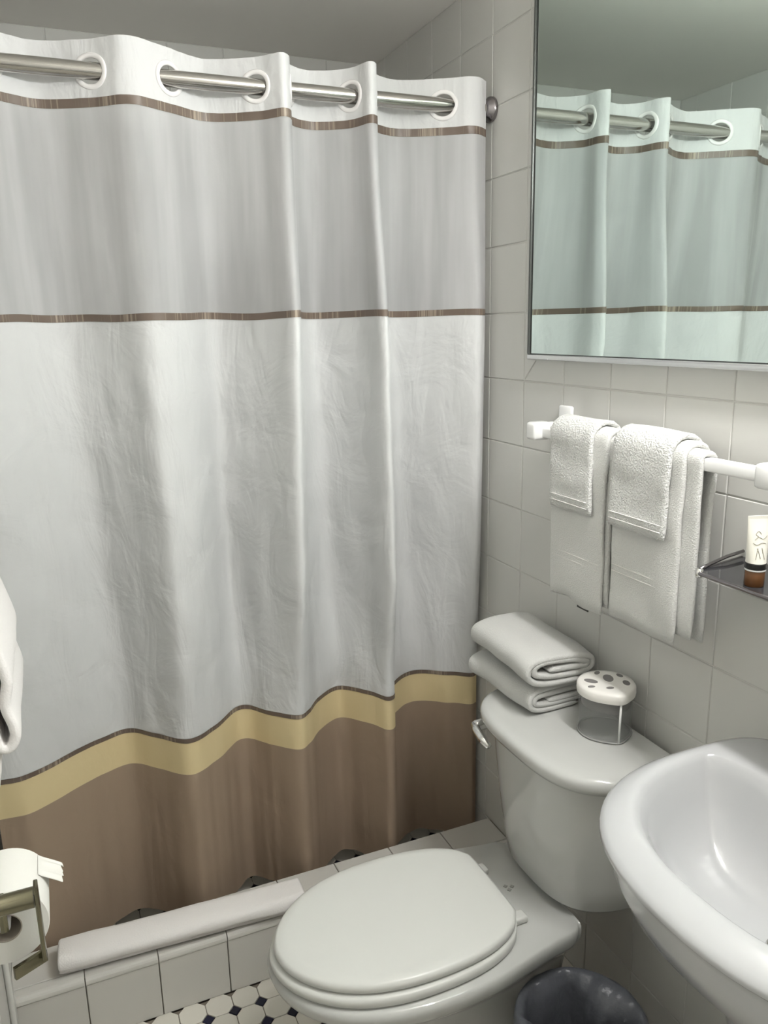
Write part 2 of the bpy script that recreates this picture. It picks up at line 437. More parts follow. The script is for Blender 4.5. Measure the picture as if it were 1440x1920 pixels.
# ------------------------------------------------------------------ vanity light above the mirror (the room's light)
em, n_, b_ = nt('lamp_glass'); b_.inputs['Base Color'].default_value = (0.9, 0.9, 0.88, 1)
b_.inputs['Emission Color'].default_value = (*LAMP_COL, 1); b_.inputs['Emission Strength'].default_value = LAMP_W
VX, VY, VZ = LAMP_POS
lamp = tag(empty('vanity_light', (0, VY, VZ)), 'chrome vanity light bar with four white globes above the mirror', 'lamp')
o = MB().box((-0.0135, 0, 0.183), (0.026, 0.62, 0.085), 0.004).build('back_plate', M['chrome'], lamp); sharpen(o, 50)
for k in range(4):
    yk = -0.225+0.15*k
    MB().tube([(-0.020, yk, 0.183), (VX+0.04, yk, 0.178), (VX+0.006, yk, 0.15), (VX, yk, 0.036)], [0.012, 0.012, 0.014, 0.02], 16).build('lamp_socket', M['chrome'], lamp)
    MB().lathe([(max(0.0005, 0.042*math.sin(math.pi*i/10)), VX+0.042*math.cos(math.pi*i/10)) for i in range(11)], (0, yk, 0), 16, 'x').build('globe_bulb', em, lamp)

# ------------------------------------------------------------------ curtain
RODY, RODZ = 0.1545, 1.986
rod = tag(empty('curtain_rod', (XL/2, RODY, RODZ)), 'round steel shower curtain rod between the two tiled walls', 'curtain rod')
def rel(o, parent):                      # keep world-space vertices while parenting
    o.matrix_parent_inverse = parent.matrix_world.inverted(); return o
def reparent(objs, parent):
    bpy.context.view_layer.update()
    for o in objs: rel(o, parent)
def part(mb, name, m, parent, smooth=True, sharp=None):
    """vertices given in world space; stored relative to the parent empty"""
    off = parent.location
    mb.v = [tuple(Vector(q)-off) for q in mb.v]
    return mb.build(name, m, parent, smooth, sharp)
part(MB().tube([(XL+0.004, RODY, RODZ), (-0.004, RODY, RODZ)], 0.0155, 32), 'pole', M['brushed'], rod, sharp=60)
for s, xw in ((-1, -0.0006), (1, XL+0.0006)):
    prof = [(0.001, 0.0), (0.0265, 0.0), (0.0285, 0.004), (0.0270, 0.010), (0.0215, 0.014), (0.0195, 0.019), (0.0165, 0.022), (0.0157, 0.022)]
    part(MB().lathe([(r, s*h) for r, h in prof], (xw, RODY, RODZ), 36, 'x'), 'flange', M['darkchrome'], rod)

top = [(-1.205, .135), (-1.13, .105), (-1.06, .15), (-.97, .197), (-.877, .158), (-.81, .112), (-.735, .150), (-.65, .197), (-.557, .155), (-.515, .109), (-.492, .125),
       (-.474, .175), (-.42, .198), (-.352, .160), (-.328, .103), (-.306, .112), (-.292, .165), (-.22, .198), (-.128, .156), (-.068, .118), (-.024, .142)]
bot = [(-1.208, .146), (-1.13, .152), (-1.03, .215), (-.935, .262), (-.865, .210), (-.80, .148), (-.73, .190), (-.65, .262), (-.59, .205), (-.535, .147), (-.500, .165),
       (-.455, .220), (-.385, .262), (-.33, .205), (-.30, .147), (-.272, .155), (-.256, .210), (-.17, .262), (-.09, .215), (-.04, .180), (-.014, .185)]
NS = 26
ct = cr([(a, b, 0) for a, b in top], NS); cbm = cr([(a, b, 0) for a, b in bot], NS)
NU = len(ct)
arc = [0.0]
for i in range(1, NU): arc.append(arc[-1]+(ct[i]-ct[i-1]).length)
ZT, ZH = 2.041, 0.087
def sstep(a, b, x_):
    t = max(0, min(1, (x_-a)/(b-a))); return t*t*(3-2*t)
def cpt(i, z):
    t = max(0.0, min(1.0, (1.94-z)/(1.94-0.55)))
    t = 0.35*t + 0.65*sstep(0, 1, t)
    q = ct[i].lerp(cbm[i], t)
    gain = (0.20+0.60*sstep(-0.80, -0.66, q.x))*sstep(1.90, 1.45, z)*sstep(0.62, 0.95, z)
    q = Vector((q.x, q.y+(q.y-(0.155+0.045*t))*gain, 0))
    a = arc[i]
    env = min(1, a/0.06, (arc[-1]-a)/0.06)
    amp = 0.0006 + 0.0052*sstep(1.95, 1.45, z)
    d = noise.noise(Vector((a*15+1.3*z, z*0.7, 0)))*amp
    if z < 1.54:
        d += noise.noise(Vector((a*24+4*z, z*9-a*7, 3.1)))*0.0042*sstep(1.53, 1.40, z)*sstep(0.3, 0.9, z)
        d += noise.noise(Vector((a*38, z*0.5, 9.1)))*0.004*sstep(0.62, 0.3, z)
    if z > 1.93: d += noise.noise(Vector((a*45, z*9, 5)))*0.0025
    dz = 0.0
    if z < 1.9: dz = 0.004*noise.noise(Vector((a*9, 2, 7)))*sstep(1.9, 1.5, z)*sstep(0.1, 0.6, z)
    y = q.y + d*env
    if z < 0.5: y = max(y, 0.1375)
    return Vector((q.x, y, z+dz))
cur = tag(empty('shower_curtain', (XL/2, RODY, ZH)), 'white shower curtain with sheer window, brown ribbons and cream and brown hem', 'shower curtain')
def band(name, z0, z1, m, off=0.0, holes=None, step=0.012):
    nz = max(2, int((z1-z0)/step)+1)
    vs, fs, uv = [], [], []
    for k in range(nz):
        z = z1+(z0-z1)*k/(nz-1)
        for i in range(NU):
            q = cpt(i, z); q.y -= off
            vs.append(q-cur.location); uv.append((arc[i], z))
    for k in range(nz-1):
        for i in range(NU-1):
            if holes:
                zc = z1+(z0-z1)*(k+0.5)/(nz-1); ac = (arc[i]+arc[i+1])/2
                if any(((ac-h)/0.0275)**2+((zc-RODZ)/0.0265)**2 < 1 for h in holes): continue
            fs.append((k*NU+i, k*NU+i+1, (k+1)*NU+i+1, (k+1)*NU+i))
    return mesh_obj(name, vs, fs, m, cur, True, uv, recalc=False)
holes = []
for i in range(NU-1):
    if (ct[i].y-RODY)*(ct[i+1].y-RODY) < 0: holes.append((arc[i]+arc[i+1])/2)
hb = band('header_band', 1.940, ZT, M['header'], holes=holes, step=0.0045)
band('ribbon_trim', 1.9235, 1.940, M['ribbon'], 0.0012, step=0.006)
band('sheer_panel', 1.542, 1.9235, M['sheer'])
band('ribbon_trim', 1.5275, 1.542, M['ribbon'], 0.0012, step=0.006)
band('body_panel', 0.584, 1.5275, M['body'], step=0.009)
band('ribbon_trim', 0.573, 0.584, M['ribbon'], 0.0012, step=0.005)
band('cream_band', 0.491, 0.573, M['cream'])
band('hem_panel', ZH, 0.491, M['brown'])
def at_arc(a, z):
    a = max(0, min(arc[-1]-1e-5, a))
    lo = 0
    hi = NU-1
    while hi-lo > 1:
        mid = (lo+hi)//2
        if arc[mid] <= a: lo = mid
        else: hi = mid
    t = (a-arc[lo])/(arc[lo+1]-arc[lo]) if arc[lo+1] > arc[lo] else 0
    return cpt(lo, z).lerp(cpt(lo+1, z), t)
for h in holes:
    rings = []
    for k in range(36):
        an = 2*math.pi*k/36; ca, sa = math.cos(an), math.sin(an)
        i_ = at_arc(h+0.0245*ca, RODZ+0.0225*sa); o_ = at_arc(h+0.0345*ca, RODZ+0.0325*sa)
        m_ = at_arc(h+0.0295*ca, RODZ+0.0275*sa)
        tn = (at_arc(h+0.031*ca+0.002, RODZ)-at_arc(h+0.031*ca-0.002, RODZ)).normalized()
        nn = Vector((tn.y, -tn.x, 0)).normalized()*0.0026
        rings.append([q-cur.location for q in (i_, m_+nn-(m_-i_)*0.7, m_+nn, m_+nn+(o_-m_)*0.7, o_, m_-nn+(o_-m_)*0.7, m_-nn, m_-nn-(m_-i_)*0.7)])
    rings.append(rings[0])
    MB().loft(rings, False, False).build('curtain_ring', M['ring'], hb)

# ------------------------------------------------------------------ cloth sheets
def sheet(path, hw, t, m, name, parent, mapper, ny=18, nseed=0, namp=0.003, wfun=None, nfreq=14, skew=None):
    """thick sheet swept along a 2D path (a,b); width along the third axis; mapper(a,b,w)->world"""
    path = [Vector((a, b, 0)) for a, b in path]
    rings = []
    for i, q in enumerate(path):
        tg = (path[min(i+1, len(path)-1)]-path[max(i-1, 0)]).normalized()
        nm = Vector((-tg.y, tg.x, 0))
        ring = []
        f = i/(len(path)-1)
        wl_, wr_ = (-hw, hw) if wfun is None else wfun(f)
        pts = []
        for k in range(ny+1): pts.append((wl_+(wr_-wl_)*k/ny, 0.5))
        for an in (45, 0, -45): pts.append((wr_+t*0.45*math.cos(R(an)), 0.5*math.sin(R(an))))
        for k in range(ny+1): pts.append((wr_+(wl_-wr_)*k/ny, -0.5))
        for an in (-45, 0, 45): pts.append((wl_-t*0.45*math.cos(R(an)), 0.5*math.sin(R(an))))
        endt = min(1.0, 0.35+min(i, len(path)-1-i)*0.4)
        for wv, tv in pts:
            d = noise.noise(Vector((wv*nfreq+nseed, f*9+nseed, q.y*5)))*namp
            o_ = nm*(tv*t*endt+d)
            sk = skew(f) if skew else 0.0
            ring.append(Vector(mapper(q.x+o_.x, q.y+o_.y, wv+sk))-parent.location)
        rings.append(ring)
    return MB().loft(rings).build(name, m, parent)

BX, BZ = -0.066, 1.284
# towel rail on the right wall
tr = tag(empty('towel_rail', (0, -0.46, BZ)), 'white plastic towel rail with square brackets below the mirror', 'towel rail')
for yb in (-0.172, -0.762):
    pl = part(MB().box((-0.005, yb, BZ+0.012), (0.0085, 0.046, 0.078), 0.004), 'wall_plate', M['whiteplastic'], tr, sharp=50)
    part(MB().box((-0.035, yb, BZ+0.006), (0.052, 0.022, 0.026), 0.004), 'bracket_arm', M['whiteplastic'], tr, sharp=50)
    part(MB().box((BX-0.008, yb, BZ+0.003), (0.042, 0.034, 0.037), 0.006), 'bracket_end', M['whiteplastic'], tr, sharp=50)
part(MB().box((BX, -0.467, BZ), (0.019, 0.57, 0.021), 0.003), 'bar', M['whiteplastic'], tr, sharp=50)

def drape(gap, zf, zb, n=16, flare=0.0):
    """path wall side bottom -> over the bar -> front bottom, in (x,z)"""
    r = 0.0145+gap
    pts = []
    zc = BZ
    for k in range(n+1):
        z = zb+(zc-zb)*k/n; pts.append((BX+r*0.95, z))
    for k in range(1, 8):
        a = math.pi*k/8; pts.append((BX+r*math.cos(a), zc+0.004+r*1.0*math.sin(a)))
    for k in range(n+1):
        f = k/n; z = zc+(zf-zc)*f
        pts.append((BX-r*0.95-flare*f*f+0.0, z))
    return pts
MAPW = lambda a, b, w_: (a, w_, b)
def towel(name, label, cat, yc, hw, zf, zb, gap, t, m, seed, group, wtop=None, skew=0.0, flare=0.0, seam=0.03, namp=0.003, second=None, tagm=False):
    o = tag(empty(name, (BX, yc, zf)), label, cat, group)
    def wf_(f):
        k = 1.0
        if wtop: k = wtop + (1-wtop)*min(1, abs(f-0.5)*2/0.7)
        return (-hw*k, hw*k)
    mp = lambda a, b, w_: (a, yc+w_+skew*(BZ-b)+0.004*noise.noise(Vector((b*9, seed, 1))), b+0.010*max(0, BZ-b)/0.3*noise.noise(Vector((w_*14, seed, 4))))
    sheet(drape(gap, zf, zb, flare=flare), hw, t, m, 'cloth', o, mp, nseed=seed, namp=namp, wfun=wf_)
    if second:
        dy, hw2, zf2, zb2 = second
        sheet(drape(gap-t*0.95, zf2, zb2, flare=flare), hw2, t*0.9, m, 'inner_fold', o, lambda a, b, w_: (a, yc+dy+w_+skew*(BZ-b), b), nseed=seed+4, namp=namp)
    r = 0.0145+gap
    for s_, dz in ((0, 0.0),) if not seam else ((0, seam), (0, seam+0.012)):
        if not seam: continue
        xs = BX-r*0.95-flare-t*0.5
        mb = MB().tube([(xs-0.0002, yc-hw*0.98+hw*1.96*k/14+skew*(BZ-zf-dz), zf+dz+0.0) for k in range(15)], 0.0010, 6)
        part(mb, 'woven_band', M['terryseam'], o)
    if tagm:
        part(MB().box((BX-r*0.95-flare, yc-hw*0.35, zf-0.004), (0.002, 0.034, 0.006)), 'sewn_tag', M['tag'], o, smooth=False)
    return o
towel('hand_towel', 'white hand towel with a dark tag, hanging nearest the curtain', 'towel', -0.335, 0.077, 0.962, 1.02, 0.010, 0.011, M['terrysoft'], 1, 'hand towels on the rail', seam=0.085, namp=0.0045, second=(-0.010, 0.075, 0.975, 1.03), tagm=True)
towel('wash_cloth', 'small white wash cloth over the hand towel nearest the curtain', 'wash cloth', -0.322, 0.060, 1.150, 1.16, 0.022, 0.010, M['terry'], 2, 'wash cloths on the rail', seam=0.014, flare=0.002, skew=-0.03)
towel('hand_towel', 'white hand towel hanging beside the smoked glass shelf', 'towel', -0.525, 0.078, 0.972, 0.985, 0.010, 0.011, M['terrysoft'], 5, 'hand towels on the rail', seam=0.09, namp=0.0045, second=(-0.030, 0.076, 0.99, 0.98))
towel('wash_cloth', 'small white wash cloth over the hand towel beside the smoked glass shelf', 'wash cloth', -0.515, 0.067, 1.150, 1.17, 0.022, 0.010, M['terry'], 8, 'wash cloths on the rail', seam=0.014, flare=0.003, skew=0.0)

# ------------------------------------------------------------------ mirror
mi = tag(empty('wall_mirror', (0, -0.5, 1.428)), 'large framed wall mirror above the towel rail', 'mirror')
Y0m, Y1m, Z0m, Z1m = -0.0425, -1.30, 1.4285, 2.155
part(MB().box((-0.008, (Y0m+Y1m)/2, (Z0m+Z1m)/2), (0.0145, Y0m-Y1m-0.006, Z1m-Z0m-0.006)), 'backing', M['frameedge'], mi, smooth=False)
part(MB().box((-0.0165, (Y0m+Y1m)/2-0.002, (Z0m+Z1m)/2+0.004), (0.002, Y0m-Y1m-0.016, Z1m-Z0m-0.018)), 'glass', M['mirror'], mi, smooth=False)
part(MB().box((-0.0115, (Y0m+Y1m)/2, Z0m+0.0055), (0.0205, Y0m-Y1m, 0.011), 0.002), 'bottom_frame', M['frame'], mi, sharp=50)
part(MB().box((-0.0115, (Y0m+Y1m)/2, Z1m-0.0055), (0.0205, Y0m-Y1m, 0.011), 0.002), 'top_frame', M['frame'], mi, sharp=50)
for yy in (Y0m-0.003, Y1m+0.003):
    part(MB().box((-0.0115, yy, (Z0m+Z1m)/2), (0.0205, 0.006, Z1m-Z0m-0.0225), 0.0015), 'side_frame', M['frameedge'], mi, sharp=50)

# ------------------------------------------------------------------ toilet
TY = -0.372
toi = tag(empty('toilet', (-0.40, TY, 0)), 'white ceramic toilet with closed lid between shower curb and basin', 'toilet')
def dplan(w_, D, n=3.4, xb=-0.022, z=0.0, yc=TY, N=48, nb=8):
    pts = []
    for k in range(N+1):
        a = math.pi*k/N; c, s = math.cos(a), math.sin(a)
        pts.append(Vector((xb-D*abs(s)**(2/n), yc+w_*math.copysign(abs(c)**(2/n), c), z)))
    for k in range(1, nb): pts.append(Vector((xb, yc-w_+2*w_*k/nb, z)))
    return pts
tank = [(0.3775, .125, .145), (0.382, .150, .176), (0.400, .167, .190), (0.45, .176, .197), (0.55, .192, .207), (0.65, .205, .214), (0.684, .208, .216)]
part(MB().loft([dplan(w_, D, 2.9, z=z) for z, w_, D in tank]), 'tank', M['porc'], toi, sharp=60)
lid = [(0.6845, .210, .222), (0.687, .2185, .232), (0.697, .2225, .237), (0.708, .2225, .237), (0.7145, .219, .2335), (0.7185, .212, .226), (0.7205, .195, .205), (0.7215, .12, .13)]
part(MB().loft([dplan(w_, D, 3.3, xb=-0.022 + (0.0), z=z) for z, w_, D in lid]), 'tank_lid', M['porc'], toi, sharp=70)
# flush lever
fx = -0.2345
lv = part(MB().lathe([(0.001, -0.016), (0.010, -0.015), (0.012, -0.010), (0.012, 0.012)], (fx, TY+0.155, 0.668), 20, 'x'), 'flush_lever', M['chrome'], toi)
subpart(MB().tube([(fx-0.011, TY+0.160, 0.669), (fx-0.018, TY+0.138, 0.667), (fx-0.020, TY+0.112, 0.661), (fx-0.018, TY+0.088, 0.655)], [0.0085, 0.0095, 0.0095, 0.0065], 14), 'flush_handle', M['chrome'], lv, toi)
def egg(prof, z, yc, sx=1.0, sy=1.0, xref=0.0, n=5):
    up_ = [(a, b) for a, b in prof]
    pts = up_ + [(a, -b) for a, b in up_[::-1] if b > 1e-6]
    sm = cr([(xref+(a-xref)*sx, yc+b*sy, z) for a, b in pts], n, closed=True)
    return sm
bowlp = [(-.176, .115), (-.183, .138), (-.200, .150), (-.245, .157), (-.31, .170), (-.40, .187), (-.50, .191), (-.59, .178), (-.66, .150), (-.715, .105), (-.748, .052), (-.758, 0.0)]
bp_ = [(0.0, .62, .70), (0.015, .62, .71), (0.04, .60, .66), (0.12, .57, .57), (0.20, .63, .58), (0.265, .77, .66), (0.305, .89, .80), (0.330, .96, .93), (0.346, .99, .985), (0.362, 1.0, 1.0), (0.372, .995, .99), (0.376, .98, .965)]
rings = [egg(bowlp, z, TY, sx, sy, -0.19) for z, sx, sy in bp_]
part(MB().loft(rings), 'bowl', M['porc'], toi, sharp=75)
lidp = [(-.298, .070), (-.306, .100), (-.330, .126), (-.375, .147), (-.43, .158), (-.50, .161), (-.57, .155), (-.635, .136), (-.69, .102), (-.73, .055), (-.746, 0.0)]
sy_ = TY-0.006
seatr = [(0.3775, 1.0, 1.02), (0.381, 1.018, 1.045), (0.390, 1.022, 1.05), (0.3965, 1.018, 1.045), (0.3985, 1.0, 1.02)]
part(MB().loft([egg(lidp, z, sy_, sx, sy2, -0.30) for z, sx, sy2 in seatr]), 'seat', M['seat'], toi, sharp=70)
lidr = [(0.4005, .985, .98), (0.4035, 1.0, 1.0), (0.411, 1.004, 1.006), (0.4165, .997, .995), (0.4195, .975, .965), (0.4215, .90, .87), (0.4225, .5, .5)]
part(MB().loft([egg(lidp, z, sy_, sx, sy2, -0.52 if z > .4166 else -0.30) for z, sx, sy2 in lidr]), 'seat_lid', M['seat'], toi, sharp=70)
for s in (-1, 1):
    part(MB().box((-0.283, sy_+s*0.075, 0.3835), (0.030, 0.026, 0.014), 0.004), 'hinge', M['seat'], toi, sharp=50)
for dx, dy in ((0, 0), (0.010, 0.006), (-0.002, 0.012)):
    part(MB().box((-0.253+dx, TY+0.0+dy, 0.3765), (0.007, 0.007, 0.0014), rot=Matrix.Rotation(0.6, 3, 'Z')), 'maker_mark', M['logo'], toi, smooth=False)

# ------------------------------------------------------------------ folded bath towels on the tank
def spiral(hw, hh, t, turns, n=120, start=0.15):
    """flattened spiral from the middle outward, in (a, b)"""
    pts = []
    for k in range(n+1):
        f = start+(1-start)*k/n
        an = -2*math.pi*turns*(1-f)-math.pi*0.38
        ra = hw*(0.60+0.40*f); rb = hh*f
        c, s = math.cos(an), math.sin(an)
        pts.append((ra*math.copysign(abs(c)**0.6, c), rb*math.copysign(abs(s)**0.75, s)))
    return pts
def folded(name, label, loc, hw, hh, half_len, t, turns, rotz, m, cat, group=None, along='y', seed=0, flip=1, namp=0.0055):
    o = tag(empty(name, loc), label, cat, group)
    c, s = math.cos(rotz), math.sin(rotz)
    def mp(a, b, w_):
        a *= flip
        x_, y_ = (a, w_) if along == 'y' else (w_, a)
        return (loc[0]+c*x_-s*y_, loc[1]+s*x_+c*y_, loc[2]+hh+t*0.5+b)
    sheet(spiral(hw-t/2, hh, t, turns), half_len, t, m, 'terry_cloth', o, mp, ny=16, nseed=seed, namp=namp, nfreq=12)
    return o
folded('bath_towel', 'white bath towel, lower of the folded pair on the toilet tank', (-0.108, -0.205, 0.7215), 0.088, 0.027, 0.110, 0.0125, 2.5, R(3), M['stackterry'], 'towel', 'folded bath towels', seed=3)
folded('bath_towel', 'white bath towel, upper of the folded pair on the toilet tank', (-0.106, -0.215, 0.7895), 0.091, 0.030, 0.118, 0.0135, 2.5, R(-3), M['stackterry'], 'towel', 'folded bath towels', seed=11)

# bath mat on the curb
folded('bath_mat', 'white terry bath mat folded long and flat on the shower curb', (-0.852, 0.032, CT+0.002), 0.047, 0.0240, 0.266, 0.013, 1.5, R(-3.2), M['matterry'], 'bath mat', along='x', seed=21, namp=0.003, flip=-1)

# ------------------------------------------------------------------ toothbrush holder
cxh, cyh, czh = -0.076, -0.427, 0.7218
hd = tag(empty('toothbrush_holder', (cxh, cyh, czh)), 'clear plastic toothbrush holder with a grey patterned white lid', 'toothbrush holder')
def tear(r, z, n=40):
    pts = []
    ca = math.atan2(-0.80, -0.15)
    for k in range(n):
        a = 2*math.pi*k/n
        d = (a-ca+math.pi) % (2*math.pi)-math.pi
        rr = r*(1+0.13*math.exp(-(d/0.32)**2))
        pts.append(Vector((cxh+rr*math.cos(a), cyh+rr*math.sin(a), czh+z)))
    return pts
RH = 0.0500
part(MB().loft([tear(RH-0.003, 0.003), tear(RH, 0.0), tear(RH+0.001, 0.006), tear(RH+0.002, 0.082), tear(RH-0.0005, 0.082), tear(RH-0.002, 0.006)][1:], True, True), 'cup', M['acrylic'], hd, sharp=40)
ca = math.atan2(-0.80, -0.15)
ex, ey = cxh+RH*1.135*math.cos(ca), cyh+RH*1.135*math.sin(ca)
part(MB().tube([(ex, ey, czh+0.002), (ex-0.0005, ey-0.002, czh+0.084)], 0.0022, 8), 'corner_seam', M['whiteplastic'], hd)
lidh = part(MB().loft([tear(RH+0.001, 0.0835), tear(RH+0.0055, 0.084), tear(RH+0.0065, 0.090), tear(RH+0.006, 0.099), tear(RH+0.003, 0.1035), tear(RH-0.006, 0.1045)]), 'lid', M['cuplid'], hd, sharp=60)
for dx, dy, r_ in ((0.012, 0.010, 0.0125), (-0.026, 0.014, 0.0105), (0.030, -0.022, 0.0085), (-0.012, -0.026, 0.0060), (0.008, 0.039, 0.0065), (-0.040, -0.006, 0.0055), (0.040, 0.010, 0.0065)):
    a = random.uniform(0, 3)
    ring = [Vector((cxh+dx+r_*math.cos(q)*1.3*math.cos(a)-r_*math.sin(q)*0.8*math.sin(a), cyh+dy+r_*math.cos(q)*1.3*math.sin(a)+r_*math.sin(q)*0.8*math.cos(a), czh+0.1048)) for q in [2*math.pi*k/20 for k in range(20)]]
    subpart(MB().loft([[q-Vector((0, 0, .001)) for q in ring], ring]), 'lid_patch', M['cupgrey'], lidh, hd, smooth=False)
part(MB().loft([tear(RH-0.004, 0.060), tear(RH-0.003, 0.081)]), 'shade_insert', M['cupgrey'], hd, sharp=40)  # insert coloured dark to give the shadow band beneath the lid
part(MB().tube(tear(RH+0.0012, 0.0025)+tear(RH+0.0012, 0.0025)[:1], 0.0018, 8), 'base_rim', M['cuprim'], hd)

# ------------------------------------------------------------------ basin
SY = -0.98
sk = tag(empty('wash_basin', (-0.2, SY, 0)), 'white pedestal wash basin in the near right corner', 'wash basin')
def splan(front, hw, z, back=-0.004, n=2.35, N=72):
    """rounded front, flat back"""
    pts = []
    mid = (-0.165)
    for k in range(N):
        a = 2*math.pi*k/N; c, s = math.cos(a), math.sin(a)
        if s >= 0:   # front half
            x_ = mid-(front+mid if False else (abs(front)-abs(mid)))*abs(s)**(2/n)
            y_ = hw*math.copysign(abs(c)**(2/n), c)
        else:
            nb = 5.0
            x_ = mid+(abs(mid)-abs(back))*abs(s)**(2/nb)
            y_ = hw*math.copysign(abs(c)**(2/nb), c)
        pts.append(Vector((x_, SY+y_, z)))
    return pts
def ipl(front, hw, z, back, n=2.35, N=72, mid=-0.165):
    pts = []
    for k in range(N):
        a = 2*math.pi*k/N; c, s = math.cos(a), math.sin(a)
        d = (abs(front)-abs(mid)) if s >= 0 else -(abs(mid)-abs(back))
        nn = n if s >= 0 else 2.8
        pts.append(Vector((mid-d*abs(s)**(2/nn) if s >= 0 else mid-d*abs(s)**(2/nn), SY+hw*math.copysign(abs(c)**(2/nn), c), z)))
    return pts
rings = [splan(-.22, .12, .64, -.02), splan(-.28, .17, .66, -.015), splan(-.355, .218, .70, -.008), splan(-.400, .241, .75, -.005), splan(-.420, .252, .79, -.004), splan(-.426, .256, .820, -.004), splan(-.428, .258, .833, -.004), splan(-.437, .264, .8365, -.004), splan(-.4405, .2665, .841, -.004), splan(-.439, .2655, .847, -.004), splan(-.431, .260, .853, -.005), splan(-.418, .250, .859, -.008), splan(-.407, .242, .8628, -.010),
         splan(-.400, .236, .8640, -.013), ipl(-.394, .231, .8634, -.116), ipl(-.389, .2265, .8608, -.119), ipl(-.384, .222, .855, -.124), ipl(-.375, .214, .840, -.130), ipl(-.358, .200, .800, -.140, mid=-.175), ipl(-.335, .180, .765, -.155, mid=-.19), ipl(-.305, .145, .738, -.175, mid=-.21), ipl(-.27, .08, .728, -.20, mid=-.225), ipl(-.25, .03, .725, -.215, mid=-.23)]
bas = part(MB().loft(rings), 'basin', M['sinkporc'], sk, sharp=None)
part(MB().lathe([(0.001, .727), (0.018, .727), (0.0215, .7275), (0.0225, .7262)], (-0.232, SY, 0), 28), 'drain', M['chrome'], sk)
ped = [(-.0, .115, .125), (.03, .112, .122), (.06, .098, .105), (.30, .085, .088), (.52, .100, .105), (.62, .125, .130), (.655, .135, .14)]
part(MB().loft([[Vector((-.155+a*math.cos(q), SY+b*math.sin(q), z)) for q in [2*math.pi*k/40 for k in range(40)]] for z, a, b in ped]), 'pedestal', M['sinkporc'], sk, sharp=60)
fa = part(MB().box((-0.062, SY, 0.8735), (0.048, 0.15, 0.020), 0.006), 'faucet_base', M['chrome'], sk, sharp=50)
part(MB().tube([(-0.065, SY, 0.88), (-0.075, SY, 0.915), (-0.11, SY, 0.93), (-0.155, SY, 0.922), (-0.165, SY, 0.905)], [0.015, 0.014, 0.012, 0.011, 0.010], 18), 'spout', M['chrome'], sk)
for s in (-1, 1):
    part(MB().lathe([(0.001, .915), (0.013, .914), (0.016, .905), (0.014, .885), (0.017, .880)], (-0.062, SY+s*0.052, 0), 20), 'tap_handle', M['chrome'], sk)

# ------------------------------------------------------------------ glass shelf and tube
SZ = 1.127; SXF = -0.122
sh = tag(empty('glass_shelf', (0, -0.75, SZ)), 'smoked glass wall shelf with thin metal rim right of the towels', 'shelf')
out = [(-0.0005, -0.658), (SXF+0.006, -0.680), (SXF, -0.690), (SXF, -1.20), (-0.0005, -1.22)]
part(MB().loft([[Vector((a, b, SZ-0.004)) for a, b in out], [Vector((a, b, SZ+0.002)) for a, b in out]]), 'glass_pane', M['smoke'], sh, smooth=False)
part(MB().tube([(-0.002, -0.655, SZ), (SXF+0.002, -0.678, SZ), (SXF-0.002, -0.690, SZ), (SXF-0.002, -1.20, SZ), (-0.002, -1.222, SZ)], 0.0035, 10), 'metal_rim', M['darkchrome'], sh)
part(MB().tube([(-0.002, -0.657, SZ+0.012), (-0.045, -0.665, SZ+0.011), (-0.09, -0.673, SZ+0.006), (SXF+0.001, -0.680, SZ+0.002)], 0.0028, 8), 'side_rail', M['darkchrome'], sh)
part(MB().lathe([(0.001, -0.008), (0.005, -0.007), (0.006, -0.002), (0.006, 0.006), (0.001, 0.007)], (SXF+0.001, -0.684, SZ), 14), 'corner_post', M['chrome'], sh)
tx_, ty_, tz_ = -0.100, -0.768, SZ+0.0022
tb = tag(empty('cream_tube', (tx_, ty_, tz_)), 'small ivory cosmetic tube standing on its amber and black cap on the smoked shelf', 'tube')
part(MB().lathe([(0.001, 0), (0.0130, 0), (0.0138, 0.001), (0.0138, 0.0225), (0.0132, 0.0235)], (tx_, ty_, tz_), 30, cap0=True), 'cap', M['amber'], tb, sharp=50)
part(MB().lathe([(0.0130, 0.0230), (0.0146, 0.0235), (0.0146, 0.0255), (0.0130, 0.0260)], (tx_, ty_, tz_), 30), 'cap_ring', M['whiteplastic'], tb)
part(MB().lathe([(0.0138, 0.0255), (0.0150, 0.0265), (0.0150, 0.0340), (0.013, 0.035), (0.001, 0.035)], (tx_, ty_, tz_), 30), 'cap_collar', M['black'], tb, sharp=50)
rings = []
dirw = Vector((0.95, -0.30, 0)).normalized(); dirn = Vector((dirw.y, -dirw.x, 0))
for f in [0, 0.02, 0.2, 0.4, 0.6, 0.8, 0.93, 0.94, 1.0]:
    a = 0.0140+0.0040*f; b = 0.0140*(1-f)+0.0006*f
    if f >= 0.93: b = 0.0012
    rings.append([Vector((tx_, ty_, tz_+0.035+0.069*f))+dirw*(a*math.cos(q))+dirn*(b*math.sin(q)) for q in [2*math.pi*k/32 for k in range(32)]])
tbody = part(MB().loft(rings), 'tube_body', M['tube'], tb, sharp=60)
